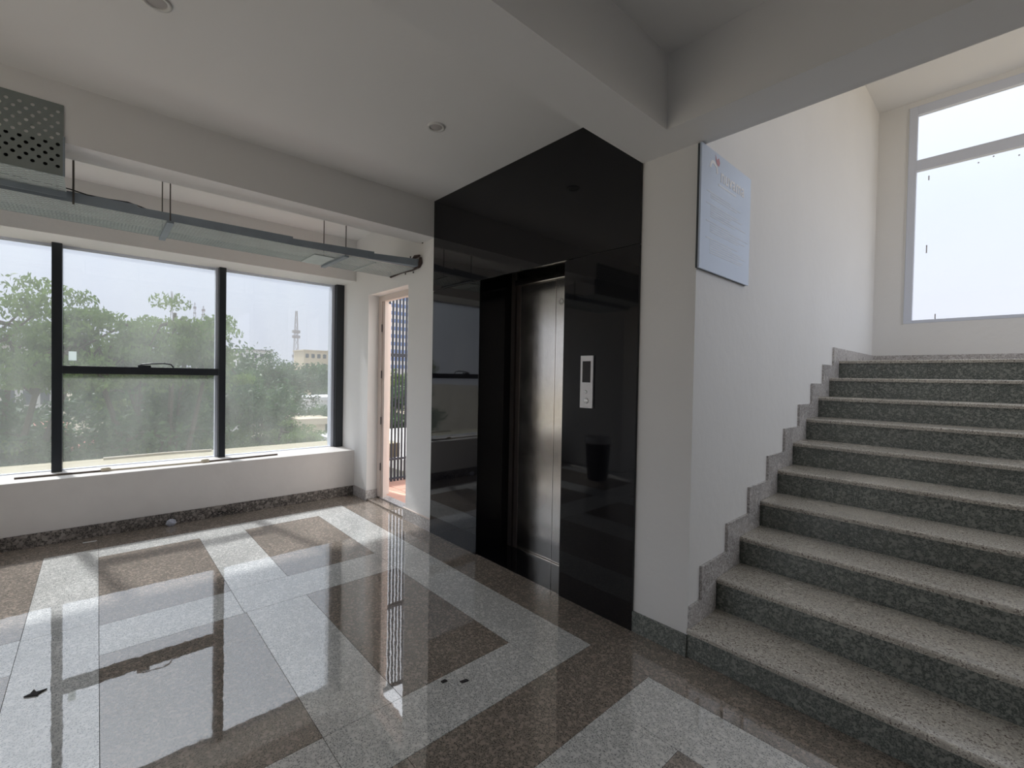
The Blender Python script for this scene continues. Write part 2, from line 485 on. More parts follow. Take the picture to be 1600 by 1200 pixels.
T(-0.875, 0.4, 0.9, 1.74, 'b'); T(0.4, XRM, 0.9, 1.74, 'b'); T(-0.875, XRM, 0.3, 0.9, 'w'); T(-0.875, XRM, YB, 0.3, 'b')
for i, a in enumerate((-4.15, -2.8, -1.45, -0.1, 1.25)):
    b_ = min(a + 1.35, XRM)
    T(a, b_, YBK, YB, 'wb'[i % 2])
for x0, x1, y0, y1, c in tiles:
    mb = MB(); mb.box(x0 + J, x1 - J, y0 + J, y1 - J, -0.02, 0.0)
    o = mb.build('tile', M_WHITE if c == 'w' else M_BROWN, floor, origin=((x0 + x1) / 2, (y0 + y1) / 2, 0))
    o.rotation_euler = (R.uniform(-1, 1) * 0.0005, R.uniform(-1, 1) * 0.0005, 0)

# ------------------------------------------------------------------ walls
TH = 0.2
wl = struct(empty('wall_left', (XW, 0, 0)), 'low painted wall under the wide left window and the plaster above it', 'wall')
box('lower_wall', M_SILL, wl, -5.99, XW, YB - TH, D + TH, -0.1, SILL, bevel=0.006)
box('upper_wall', M_WALL, wl, -5.95, XW, YB - TH, D, HEAD, CE)
wb = struct(empty('wall_back', (-3, D, 0)), 'off-white plastered wall around the lift and the balcony door', 'wall')
box('plaster', M_WALL, wb, -6.02, -5.138, D, D + 0.22, 0, CE)
box('plaster', M_WALL, wb, -5.138, -4.21, D, D + 0.22, 2.427, CE)
box('plaster', M_WALL, wb, -4.21, XD0 - 0.06, D, D + 0.33, 0, CE)
box('plaster', M_WALL, wb, XD0 - 0.06, XD1 + 0.06, D, D + 0.30, 2.42, CE)
box('plaster', M_WALL, wb, XD1 + 0.06, XS - TH, D, D + 0.33, 0, CE)
mb = MB()
for x, z in ((-3.94, 2.80), (-4.17, 2.70), (-4.19, 2.655), (-4.63, 2.575), (-4.27, 2.545), (-4.11, 2.535)):
    mb.tube([(x, D + 0.01, z), (x, D - 0.006, z)], 0.009, 8)
tag(mb.build('wall_plug', M_DEBRIS, wb), kind='stuff')
wsl = struct(empty('wall_stair_left', (XS, D, 0)), 'off-white side wall rising beside the stairs, sign hung on it', 'wall')
box('plaster', M_WALL, wsl, XS - TH, XS, D, YF + TH, 0, CS)
wsb = struct(empty('wall_stair_back', (0, YF, 0)), 'off-white wall around the tall landing window', 'wall')
WX0, WX1, WZ0, WZ1 = -0.875, 2.05, 2.19, 4.66
box('plaster', M_WALL, wsb, XS, WX0, YF, YF + TH, 0, CS)
box('plaster', M_WALL, wsb, WX0, WX1, YF, YF + TH, 0, WZ0)
box('plaster', M_WALL, wsb, WX0, WX1, YF, YF + TH, WZ1, CS)
box('plaster', M_WALL, wsb, WX1, XR + TH, YF, YF + TH, 0, CS)
w7 = struct(empty('wall_stair_right', (XR, D, 0)), 'plaster wall right of the stairwell, with unseen tall openings added for light', 'wall')
box('plaster', M_WALL, w7, XR, XR + TH, D, YF, 0, 2.0)
box('plaster', M_WALL, w7, XR, XR + TH, D, YF, 4.5, CS)
for a, b in ((D, 2.8), (4.75, 4.9), (6.75, YF)): box('plaster', M_WALL, w7, XR, XR + TH, a, b, 2.0, 4.5)  # gaps between these piers are added openings that brighten the stairwell
struct(box('wall_front', M_WALL, None, XW, -4.15, YB - TH, YB, 0, CE), 'plain plaster wall behind the black bin', 'wall')
w5 = struct(empty('wall_rear', (0, YBK, 0)), 'plaster wall at the back of the lobby, with an unseen opening added for fill light', 'wall')
box('plaster', M_WALL, w5, -4.35, -3.7, YBK - TH, YBK, 0, CE)
box('plaster', M_WALL, w5, -4.15, -3.9, YBK - TH, YBK, 0, CE)
box('plaster', M_WALL, w5, -1.6, XRM, YBK - TH, YBK, 0, CE)
box('plaster', M_WALL, w5, -3.9, -1.6, YBK - TH, YBK, 0, 0.3)  # gap above is an added, unseen opening that lets fill light in
box('plaster', M_WALL, w5, -3.9, -1.6, YBK - TH, YBK, 2.5, CE)
box('plaster', M_WALL, w5, -4.35, -4.15, YBK, YB - TH, 0, CE)
w6 = struct(empty('wall_right', (XRM, 0, 0)), 'plain plaster wall on the right of the lobby', 'wall')
box('plaster', M_WALL, w6, XRM, XRM + TH, 1.2, D + TH, 0, CE)
box('plaster', M_WALL, w6, XRM, XRM + TH, YBK, 1.2, 0, CE)

ceil = struct(empty('ceiling', (0, 0, CE)), 'off-white lobby ceiling crossed by deep plastered beams', 'ceiling')
box('slab', M_CEIL, ceil, -5.95, XRM + TH, YBK - TH, D + 0.33, CE, CE + 0.15)
box('beam', M_CEIL, ceil, -3.98, -3.714, YBK, D, 2.80, CE)
box('beam', M_CEIL, ceil, -1.49, -1.21, YBK, D, SO, CE)
mb = MB(); mb.box(-1.21, XRM, 2.128, D, SO, CE)
mb.build('beam', M_CEIL, ceil)
box('stair_header', M_WALL, ceil, XS, XR, D, D + 0.04, SO, CS)
box('beam', M_CEIL, ceil, XRM, XR, 2.128, D, 0, CE)
struct(box('ceiling', M_CEIL, None, XS - TH, XR + TH, D, YF + TH, CS, CS + 0.15), 'pale ceiling high above the stairs', 'ceiling')

# ------------------------------------------------------------------ baseboards
struct(box('baseboard_left', M_SKIRTD, None, XW, XW + 0.014, YB, D, 0, 0.112, bevel=0.002), 'worn speckled granite skirting under the wide window', 'baseboard')
bb = struct(empty('baseboard_back', (-4, D, 0)), 'grey granite skirting along the lift wall and door reveal', 'baseboard')
box('skirting_tile', M_SKIRT, bb, XW, -5.124, D - 0.014, D, 0, 0.115)
box('skirting_tile', M_SKIRT, bb, -5.138, -5.124, D, D + 0.13, 0, 0.115)
box('skirting_tile', M_SKIRT, bb, -4.24, XP0 - 0.0, D - 0.014, D, 0, 0.115)
box('skirting_tile', M_STAIR, bb, XP1, XS, D - 0.014, D, 0, 0.118)
box('plaster_lip', M_DOORF, bb, -4.24, XP0, D - 0.016, D, 0.115, 0.122)

# ------------------------------------------------------------------ staircase
st = tag(empty('staircase', (XS, D, 0)), 'broad flight of speckled grey granite stairs climbing to the landing', 'staircase')
for k in range(1, 11):
    y = D + (k - 1) * GG; z = (0.158 if k == 1 else k * RR); zp = 0 if k == 1 else (0.158 if k == 2 else (k - 1) * RR)
    y2 = y + GG if k < 10 else YF
    mb = MB()
    n_ = 6
    prof = [(y - 0.012, z - 0.028), (y - 0.014, z - 0.010), (y - 0.010, z - 0.003), (y - 0.003, z), (y2 + 0.015, z), (y2 + 0.015, z - 0.028)]
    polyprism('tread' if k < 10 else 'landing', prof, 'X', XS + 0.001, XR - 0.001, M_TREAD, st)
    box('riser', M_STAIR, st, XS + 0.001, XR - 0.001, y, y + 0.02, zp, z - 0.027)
zc = [0.158] + [k * RR for k in range(2, 11)]
# concrete body under the flight
poly = [(D + 0.02, -0.1)]
for k in range(10):
    poly += [(D + 0.02 + k * GG, zc[k] - 0.03), (D + 0.02 + (k + 1) * GG if k < 9 else YF, zc[k] - 0.03)]
poly += [(YF, -0.1)]
polyprism('concrete_core', poly, 'X', XS + 0.002, XR - 0.002, M_CONC, st)
for k in range(1, 11):
    y = D + (k - 1) * GG; z = zc[k - 1]; zp = 0 if k == 1 else zc[k - 2]
    y2 = y + GG if k < 10 else YF
    if k == 1: pl = [(y - 0.0, z), (y2 - 0.2, z), (y2 - 0.2, z + 0.115), (y, z + 0.115)]
    else: pl = [(y - 0.2, zp + 0.001), (y - 0.016, zp + 0.001), (y - 0.016, z + 0.001), (y2 - (0.2 if k < 10 else 0), z + 0.001), (y2 - (0.2 if k < 10 else 0), z + 0.118), (y - 0.2, z + 0.118)]
    polyprism('skirting_tile', pl, 'X', XS, XS + 0.016, M_SKIRT, st)
box('skirting_tile', M_SKIRT, st, XS + 0.016, XR, YF - 0.016, YF, ZL, ZL + 0.115)

# ------------------------------------------------------------------ wide window on the left
w1 = struct(empty('window_1', (XG, 0, SILL)), 'wide black-framed window looking out over trees', 'window')
FD = 0.14
ms = [(-1.45, -1.39), (-0.308, -0.238), (0.985, 1.05), (2.268, 2.366)]
for a, b in ms: box('mullion', M_FRAME, w1, XG - FD, XG, a, b, SILL, HEAD, bevel=0.003)
box('transom', M_FRAME, w1, XG - FD, XG, -0.238, 0.985, 1.452, 1.526, bevel=0.003)
for a, b in ((-1.39, -0.308), (-0.238, 0.985), (1.05, 2.268)):
    box('edge_rail', M_FRAMEG, w1, XG - FD, XG - 0.09, a, b, SILL, SILL + 0.006)
    box('edge_rail', M_FRAMEG, w1, XG - FD, XG - 0.09, a, b, HEAD - 0.02, HEAD)
box('lit_side_strip', M_FRAMEG, w1, XG - FD - 0.05, XG - 0.07, 2.235, 2.268, SILL, HEAD)  # pale strips put a lit side face on the black mullions
box('lit_side_strip', M_FRAMEG, w1, XG - FD, XG - 0.07, 0.962, 0.985, SILL, HEAD)
gx = XG - 0.105
for a, b, c, d in ((-1.39, -0.308, SILL, HEAD), (-0.238, 0.985, SILL, 1.452), (-0.238, 0.985, 1.526, HEAD), (1.05, 2.268, SILL, HEAD)):
    box('pane', M_GLASS, w1, gx - 0.003, gx + 0.003, a, b, c, d)
lt = MB()
lt.box(XG - 0.03, XG + 0.01, 0.30, 0.40, 1.526, 1.545)
lt.tube([(XG, 0.30 + 0.26 * 0, 1.535), (XG + 0.012, 0.33, 1.552), (XG + 0.012, 0.40, 1.562), (XG + 0.01, 0.50, 1.568), (XG + 0.005, 0.56, 1.56), (XG, 0.585, 1.53)], 0.007, 8)
lt.build('latch', M_FRAME, w1)
box('sticker', M_STICK, w1, gx + 0.003, gx + 0.005, -0.20, -0.145, 1.575, 1.66)

# outside ledge
struct(box('trim_1', M_LEDGE, None, -6.78, -5.99, YB - 0.8, D + 0.9, 0.30, 0.505), 'cream weathered ledge outside the wide window', 'ledge')
lp = MB(); lp.tube([(-6.68, 0.05, 0.520), (-6.70, 0.6, 0.522), (-6.66, 1.05, 0.520)], 0.014, 8)
tag(lp.build('bamboo_pole', M_TUBEC, None), 'pale pole lying on the outside ledge beyond the glass', 'pole')

# pipe on the sill
pp = tag(empty('thin_pipe', (-5.66, 0.4, SILL)), 'long thin jointed pipe lying on the window sill', 'pipe')
P = [(-5.68, -0.52, SILL + 0.009), (-5.655, 0.06, SILL + 0.009), (-5.62, 0.83, SILL + 0.009), (-5.655, 1.53, SILL + 0.009)]
MB().tube(P[0:2], 0.009).build('pipe_section', M_TUBE, pp)
MB().tube(P[1:3], 0.008).build('pipe_section', M_TUBEC, pp)
MB().tube(P[2:4], 0.009).build('pipe_section', M_TUBE, pp)
for q in (P[1], P[2]):
    MB().tube([(q[0], q[1] - 0.035, q[2] + 0.006), (q[0], q[1] - 0.02, q[2] + 0.008), (q[0], q[1] + 0.02, q[2] + 0.008), (q[0], q[1] + 0.035, q[2] + 0.006)], [0.012, 0.019, 0.019, 0.012], 10).build('pipe_coupling', M_TUBEC, pp, smooth=True)

# ------------------------------------------------------------------ balcony door
d1 = struct(empty('door_1', (-4.7, D + 0.14, 0)), 'cream balcony door standing open beside the wide window', 'door')
fy0, fy1 = D + 0.13, D + 0.19
box('door_frame', M_DOORF, d1, -5.138, -5.06, fy0, fy1, 0, 2.427)
box('door_stop', M_DOORF, d1, -5.06, -5.005, fy0 + 0.015, fy1, 0, 2.36)
box('door_frame', M_DOORF, d1, -4.27, -4.21, fy0, fy1, 0, 2.427)
box('door_frame', M_DOORF, d1, -5.06, -4.27, fy0, fy1, 2.36, 2.427)
leaf = box('door_leaf', M_DOORF, d1, -5.90, -5.10, D + 0.235, D + 0.275, 0.04, 2.35, bevel=0.003)
for z in (0.35, 0.9, 1.45, 2.0):
    MB().tube([(-5.058, fy0 + 0.004, z), (-5.058, fy0 + 0.004, z + 0.09)], 0.007).build('hinge', M_ROD, d1)
box('threshold', M_SKIRT, d1, -5.138, -4.21, D + 0.13, D + 0.24, -0.02, 0.03)
box('threshold', M_BROWN, d1, -5.138, -4.21, D + 0.0, D + 0.13, -0.02, 0.018)

# balcony
bf = struct(empty('floor', (-4.8, 3.4, 0)), 'terracotta tiled balcony floor outside the open door', 'floor')
box('slab', M_CONC, bf, -5.95, -2.9, D + 0.22, 4.3, -0.2, -0.012)
for i in range(10):
    for j in range(6):
        x0 = -5.95 + i * 0.305; y0 = D + 0.24 + j * 0.305
        box('tile', M_BALC, bf, x0 + 0.003, x0 + 0.302, y0 + 0.003, y0 + 0.302, -0.012, 0.0)
gr = tag(empty('balcony_grille', (-5.82, 3.4, 0)), 'dark vertical-barred steel grille closing the balcony side', 'grille')
k = 0; y = 2.72
while y < 4.2:
    box('bar', M_BAR, gr, -5.835, -5.810, y, y + 0.022, 0.0, 2.95); y += 0.052
for z, h_ in ((1.745, 0.045), (0.30, 0.025), (2.9, 0.04), (0.03, 0.02)):
    box('rail', M_BAR, gr, -5.845, -5.80, 2.70, 4.24, z, z + h_)

# ------------------------------------------------------------------ lift
lf = tag(empty('elevator', (-2.5, D, 0)), 'elevator with brushed steel doors in a glossy black granite surround', 'elevator')
py0 = D - 0.018
box('granite_panel', M_BLACK, lf, XP0, XD0, py0, D, 0.0, ZJ - 0.003, bevel=0.0015)
box('granite_panel', M_BLACK, lf, XD1, XP1, py0, D, 0.0, ZJ - 0.003, bevel=0.0015)
box('granite_panel', M_BLACK, lf, XP0, XP1, py0 - 0.002, D, ZJ, CE - 0.001, bevel=0.0015)
box('granite_jamb', M_BLACK, lf, XD0 - 0.02, XD0, D, D + 0.36, 0, 2.42)
box('granite_jamb', M_BLACK, lf, XD1, XD1 + 0.02, D, D + 0.36, 0, 2.42)
box('granite_sill', M_BLACK, lf, XD0, XD1, D, D + 0.345, -0.02, 0.001)
box('recess_top', M_BLACK, lf, XD0, XD1, D, D + 0.42, 2.42, 2.44)
DY = D + 0.35
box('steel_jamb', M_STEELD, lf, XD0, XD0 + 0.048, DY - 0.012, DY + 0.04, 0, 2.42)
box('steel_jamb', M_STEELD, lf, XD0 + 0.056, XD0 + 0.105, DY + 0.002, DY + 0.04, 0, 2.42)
box('steel_jamb', M_STEEL, lf, XD1 - 0.048, XD1, DY - 0.012, DY + 0.04, 0, 2.42)
box('steel_header', M_STEEL, lf, XD0 + 0.048, XD1 - 0.048, DY - 0.022, DY + 0.03, 2.285, 2.335, bevel=0.004)
box('transom_panel', M_STEEL, lf, XD0 + 0.048, -2.484, DY + 0.0, DY + 0.02, 2.335, 2.42)
box('transom_panel', M_STEEL, lf, -2.478, XD1 - 0.048, DY + 0.0, DY + 0.02, 2.335, 2.42)
box('door_panel', M_STEEL, lf, XD0 + 0.105, -2.483, DY + 0.004, DY + 0.03, 0.012, 2.283, bevel=0.003)
dp = box('door_panel', M_STEEL, lf, -2.477, XD1 - 0.048, DY + 0.0, DY + 0.026, 0.012, 2.283, bevel=0.003)
box('shaft_back', M_DEBRIS, lf, XD0 - 0.02, XD1 + 0.02, DY + 0.05, DY + 0.07, 0, 2.44)
sk = lathe('sticker', [(0.026, 0), (0.026, -0.001), (0.013, -0.001), (0.013, 0)], M_PLASTIC, lf, (-2.42, DY - 0.001, 2.10), 20, 'Y')
box('floor_track', M_STEEL, lf, XD0 + 0.05, XD1 - 0.05, DY - 0.02, DY + 0.03, 0.001, 0.010)

cp = tag(empty('elevator_call_panel', (-1.853, py0, 1.47)), 'slim silver elevator call panel on the black granite', 'call panel')
box('face_plate', M_SILVER, cp, -1.905, -1.803, py0 - 0.012, py0, 1.304, 1.643, bevel=0.002)
box('display', M_DISP, cp, -1.886, -1.822, py0 - 0.014, py0 - 0.010, 1.470, 1.607)
lathe('call_button', [(0.0, -0.006), (0.014, -0.006), (0.019, -0.002), (0.019, 0)], M_BTN, cp, (-1.852, py0 - 0.012, 1.352), 20, 'Y')
lathe('call_button', [(0.0, -0.004), (0.010, -0.004), (0.013, 0)], M_BTN, cp, (-1.858, py0 - 0.012, 1.408), 20, 'Y')

# ------------------------------------------------------------------ sign on the stair wall
sg = tag(empty('wall_sign', (XS, 2.68, 2.43)), 'tall blue-grey notice board high on the stair side wall', 'sign')
SX = XS + 0.022
box('board', M_SIGN, sg, XS + 0.012, SX, D - 0.012, 3.02, 2.095, 2.755)
box('backing', M_SIGNE, sg, XS, XS + 0.012, D - 0.012, 3.018, 2.097, 2.753)


def text(name, body, size, y, z, mat, parent, sp=1.0):
    c = bpy.data.curves.new(name, 'FONT'); c.body = body; c.size = size; c.extrude = 0.0006
    c.space_character = sp; c.offset = 0.0016
    o = bpy.data.objects.new(name, c); COL.objects.link(o)
    bpy.context.view_layer.update()
    dg = bpy.context.evaluated_depsgraph_get()
    me = bpy.data.meshes.new_from_object(o.evaluated_get(dg))
    bpy.data.objects.remove(o, do_unlink=True)
    vs_ = [(SX + 0.0008 + v.co.z, y + v.co.x, z + v.co.y) for v in me.vertices]
    fs = [tuple(p.vertices) for p in me.polygons]
    bpy.data.meshes.remove(me)
    return link_mesh(name, vs_, fs, mat, parent)


text('lettering', 'nuvama', 0.105, 2.585, 2.615, M_PRINT, sg, 1.04)
# emblem: white arch with a pink shape above it
arch = MB(); n_ = 16; pts = []
for i in range(n_ + 1):
    t = math.pi * (1.0 - i / n_)
    pts.append((2.492 + 0.036 * math.cos(t) + (0.012 if i > 11 else 0), 2.655 + 0.038 * math.sin(t) - (0.012 if i > 13 else 0)))
vv = []; ff = []
for i, (a, b) in enumerate(pts):
    t = math.pi * (1.0 - i / n_); dx, dz = 0.009 * math.cos(t), 0.009 * math.sin(t)
    vv += [(SX + 0.0012, a - dx, b - dz), (SX + 0.0012, a + dx, b + dz), (SX, a - dx, b - dz), (SX, a + dx, b + dz)]
for i in range(n_):
    q = 4 * i; ff += [(q, q + 4, q + 5, q + 1), (q + 1, q + 5, q + 7, q + 3), (q + 2, q, q + 4, q + 6)[::-1]]
link_mesh('emblem', vv, ff, M_PRINT, sg)
vv = [(SX + 0.0012, a, b) for a, b in ((2.512, 2.745), (2.530, 2.716), (2.556, 2.734), (2.572, 2.712), (2.560, 2.688), (2.536, 2.690), (2.518, 2.712))]
link_mesh('emblem', vv, [tuple(range(7))], M_RED, sg)
tl = MB()
rr = random.Random(3)
z = 2.585
tl.box(SX, SX + 0.0008, 2.56, 2.80, z, z + 0.010)
for z0, n in ((2.52, 3), (2.455, 6), (2.36, 5), (2.27, 7)):
    for i in range(n):
        z = z0 - i * 0.0125; a = 2.42 + (0.05 if i else 0)
        tl.box(SX, SX + 0.0008, a, a + rr.uniform(0.25, 0.52), z, z + 0.004)
tag(tl.build('small_print', M_PRINTF, sg), kind='stuff')

# ------------------------------------------------------------------ cable trays
TX0, TX1 = -4.05, -4.58
tr = tag(empty('cable_tray', (-4.3, 0.5, 2.56)), 'long perforated galvanised cable tray hung over the wide window', 'cable tray')
ny = 94; L_ = 0.04
v, f = perf((TX1, -1.40, 2.556), (0, 1, 0), (1, 0, 0), ny, 24, L_, 0.0221, 0.0145, 0.0052)
o = link_mesh('tray_bottom', v, f, M_GALV, tr)
s_ = o.modifiers.new('solid', 'SOLIDIFY'); s_.thickness = 0.0015
o2 = MB()
for x in (TX0, TX1):
    pass
# near rail drifts towards the room at its end
mb = MB()
nr = [(-4.05, -1.40), (-4.05, 0.2), (-4.052, 1.2), (-4.02, 1.9), (-3.965, D - 0.002)]
for (xa, ya), (xb, yb) in zip(nr[:-1], nr[1:]):
    za = 2.556 + 0.010 * max(0, (ya - 1.0)); zb = 2.556 + 0.010 * max(0, (yb - 1.0))
    v = [(xa - 0.002, ya, za), (xb - 0.002, yb, zb), (xb - 0.002, yb, zb + 0.07), (xa - 0.002, ya, za + 0.055),
         (xa, ya, za), (xb, yb, zb), (xb, yb, zb + 0.07), (xa, ya, za + 0.055)]
    mb.add(v, [(0, 1, 2, 3)[::-1], (4, 5, 6, 7), (3, 2, 6, 7), (0, 1, 5, 4)])
    mb.add([(xa, ya, za), (xb, yb, zb), (-4.05, yb, zb), (-4.05, ya, za)], [(0, 1, 2, 3)])
    mb.add([(xa, ya, za + .055), (xb, yb, zb + .07), (xb - .015, yb, zb + .07), (xa - .015, ya, za + .055)], [(0, 1, 2, 3)])
mb.build('side_rail', M_GALVD, tr)
box('side_rail', M_GALVD, tr, TX1 - 0.002, TX1, -1.40, D - 0.002, 2.555, 2.61)
for yy in (-0.115, 0.38, 1.645):
    for x in ((TX0 - 0.0), (TX1 - 0.012)):
        if yy < 0 and x < -4.1: continue
        MB().tube([(x, yy, 2.545), (x, yy, CE if yy > 0 else 2.86)], 0.0042 if yy > 0 else 0.006, 6).build('hanger_rod', M_ROD, tr)
    if yy > 0:
        box('hanger_bracket', M_GALVD, tr, TX1 - 0.03, TX0 + 0.02, yy - 0.02, yy + 0.02, 2.538, 2.5545)
box('joint_plate', M_GALV, tr, TX1 + 0.02, TX0 - 0.14, 1.42, 1.60, 2.548, 2.5545)
box('joint_plate', M_GALV, tr, TX1 + 0.02, TX0 - 0.02, 1.93, 1.945, 2.545, 2.5545)
mb = MB()
mb.tube([(-4.56, D - 0.02, 2.553), (-4.3, D - 0.022, 2.560), (-4.1, D - 0.02, 2.553), (-3.97, D - 0.02, 2.566), (-3.955, D - 0.015, 2.60), (-3.945, D - 0.02, 2.655)], [0.012, 0.009, 0.010, 0.014, 0.022, 0.012], 7)
mb.tube([(-4.12, D - 0.02, 2.655), (-4.03, D - 0.03, 2.672), (-3.95, D - 0.03, 2.668)], [0.006, 0.018, 0.012], 7)
mb.build('ragged_end', M_RUST, tr)
# perforated duct section in front of it
dk = tag(empty('perforated_duct', (-3.85, -0.6, 2.8)), 'deep perforated steel duct cover at the left end of the cable tray', 'cable duct')
v, f = perf((-3.715, -1.395, 2.64), (0, 1, 0), (0, 0, 1), 25, 11, 0.05, 0.031, 0.0095, 0.0095, octo=True)
n = len(v)
v += [(-3.715, -1.395, 2.605), (-3.715, -0.145, 2.605), (-3.715, -0.145, 2.64), (-3.715, -1.395, 2.64)]; f.append((n, n + 1, n + 2, n + 3))
n = len(v)
v += [(-3.715, -1.395, 2.981), (-3.715, -0.145, 2.981), (-3.715, -0.145, 3.01), (-3.715, -1.395, 3.01)]; f.append((n, n + 1, n + 2, n + 3))
v = [(x + 0.006, y_, z_) for x, y_, z_ in v]
o = link_mesh('face_plate', v, f, M_GALVK, dk); s_ = o.modifiers.new('solid', 'SOLIDIFY'); s_.thickness = 0.0015
v, f = perf((-4.02, -1.395, 2.604), (0, 1, 0), (1, 0, 0), 25, 14, 0.05, 0.0221, 0.018, 0.005)
o = link_mesh('bottom_plate', v, f, M_GALV, dk); s_ = o.modifiers.new('solid', 'SOLIDIFY'); s_.thickness = 0.0015
box('hole_shade_sheet', M_CABLE, dk, -3.74, -3.737, -1.395, -0.15, 2.61, 2.797)  # added black sheet, stands in for the darkness behind the lower holes
box('end_flange', M_GALVD, dk, -3.72, -3.705, -0.150, -0.140, 2.605, 2.83)
box('side_rail', M_GALVD, dk, -4.024, -4.018, -1.395, -0.145, 2.57, 2.612)

cb = MB()
cb.tube([(-4.0, -0.6, 2.64), (-4.03, -0.13, 2.63), (-4.05, -0.05, 2.622), (-4.06, 0.05, 2.625), (-4.06, 0.15, 2.632), (-4.06, 0.22, 2.618), (-4.07, 0.3, 2.600)], 0.004, 6)
tag(cb.build('cable', M_CABLE, None, smooth=True), 'loose black cable arching over the tray beside the duct', 'cable')
cb = MB()
cb.tube([(-4.07, 0.50, 2.61), (-4.06, 0.68, 2.618), (-4.06, 0.85, 2.612), (-4.07, 1.1, 2.612), (-4.08, 1.3, 2.60)], 0.004, 6)
tag(cb.build('cable', M_CABLE, None, smooth=True), 'black cable lying along the middle of the tray edge', 'cable')

# ------------------------------------------------------------------ ceiling lamps
for x, y, l in ((-2.60, 1.65, 'round recessed ceiling light nearest the elevator'), (-2.60, 0.19, 'round recessed ceiling light farther from the elevator, cut by the picture top')):
    t = tag(empty('ceiling_light', (x, y, CE)), l, 'ceiling light')
    lathe('trim_ring', [(0.058, 0), (0.057, -0.008), (0.046, -0.010), (0.040, -0.004), (0.040, 0)], M_PLASTIC, t, (x, y, CE), 32)
    lathe('lens', [(0.0, -0.006), (0.03, -0.006), (0.040, -0.003)], M_LENS, t, (x, y, CE), 24)

# ------------------------------------------------------------------ landing window
w2 = struct(empty('window_2', (0, YF, WZ0)), 'tall grey-framed window over the stair landing', 'window')
fy = YF + 0.02
box('window_frame', M_FRAMEG, w2, WX0, WX0 + 0.075, YF - 0.004, YF + 0.06, WZ0, WZ1, bevel=0.003)
box('window_frame', M_FRAMEG, w2, WX1 - 0.075, WX1, YF - 0.004, YF + 0.06, WZ0, WZ1, bevel=0.003)
box('window_frame', M_FRAMEG, w2, WX0 + 0.075, WX1 - 0.075, YF - 0.004, YF + 0.06, WZ1 - 0.10, WZ1, bevel=0.003)
box('window_frame', M_FRAMEG, w2, WX0 + 0.075, WX1 - 0.075, YF - 0.004, YF + 0.06, WZ0, WZ0 + 0.035, bevel=0.003)
box('transom', M_FRAMEG, w2, WX0 + 0.075, WX1 - 0.075, YF - 0.004, YF + 0.06, 3.925, 4.045, bevel=0.003)
box('mullion', M_FRAMEG, w2, 0.80, 0.87, YF - 0.004, YF + 0.06, WZ0 + 0.035, 3.925, bevel=0.003)
box('pane', M_GLASS2, w2, WX0 + 0.075, WX1 - 0.075, YF + 0.03, YF + 0.035, 4.045, WZ1 - 0.10)
box('pane', M_GLASS2, w2, WX0 + 0.075, 0.80, YF + 0.03, YF + 0.035, WZ0 + 0.035, 3.925)
box('pane', M_GLASS2, w2, 0.87, WX1 - 0.075, YF + 0.03, YF + 0.035, WZ0 + 0.035, 3.925)
box('edge_bead', M_PLASTIC, w2, WX0 - 0.012, WX0, YF - 0.008, YF, WZ0 - 0.01, WZ1)
mb = MB()
for x, z, hh in ((-0.70, 3.80, 0.05), (-0.70, 2.98, 0.09), (-0.61, 2.225, 0.06)):
    mb.box(x, x + 0.010, YF + 0.026, YF + 0.029, z, z + hh)
for x, z in ((-0.31, 3.86), (-0.2, 3.89), (-0.02, 3.84)): mb.box(x, x + 0.012, YF + 0.026, YF + 0.029, z, z + 0.012)
tag(mb.build('dirt_marks', M_LENS, w2), kind='stuff')

# ------------------------------------------------------------------ bin and litter
bn = tag(empty('trash_bin', (-4.12, -0.80, 0)), 'black round bin with a white liner, seen mirrored in the granite', 'bin')
lathe('bin_body', [(0.0, 0.0), (0.135, 0.0), (0.150, 0.03), (0.185, 0.60), (0.195, 0.62), (0.178, 0.62), (0.15, 0.08), (0, 0.08)], M_BIN, bn, (-4.12, -0.80, 0), 28)
lathe('bin_liner', [(0.20, 0.54), (0.202, 0.625), (0.178, 0.632), (0.16, 0.5), (0.0, 0.45)], M_BAG, bn, (-4.12, -0.80, 0), 28)


def blob(name, mat, loc, r, label, cat, sq=(1, 1, 1), seed=1):
    q = random.Random(seed); v = []; f = []; ns, nr_ = 12, 7
    for i in range(nr_ + 1):
        for k in range(ns):
            a = math.pi * i / nr_; b = 2 * math.pi * k / ns; g = r * q.uniform(0.75, 1.1)
            v.append((loc[0] + sq[0] * g * math.sin(a) * math.cos(b), loc[1] + sq[1] * g * math.sin(a) * math.sin(b), max(0.001, loc[2] + sq[2] * (r + g * math.cos(a)))))
    for i in range(nr_):
        for k in range(ns): f.append((i * ns + k, i * ns + (k + 1) % ns, (i + 1) * ns + (k + 1) % ns, (i + 1) * ns + k))
    return tag(link_mesh(name, v, f, mat), label, cat)


blob('crumpled_wrapper', M_PAPER, (-5.43, 0.53, 0.0), 0.033, 'crumpled pale blue wrapper against the window wall skirting', 'litter', (1, 1.3, 1), 3)


def scrap(name, mat, pts, label, cat='litter', t=0.003):
    n = len(pts); v = [(a, b, 0.0005) for a, b in pts] + [(a, b, t) for a, b in pts]
    f = [tuple(range(n))[::-1], tuple(range(n, 2 * n))] + [(i, (i + 1) % n, (i + 1) % n + n, i + n) for i in range(n)]
    tag(link_mesh(name, v, f, mat), label, cat)


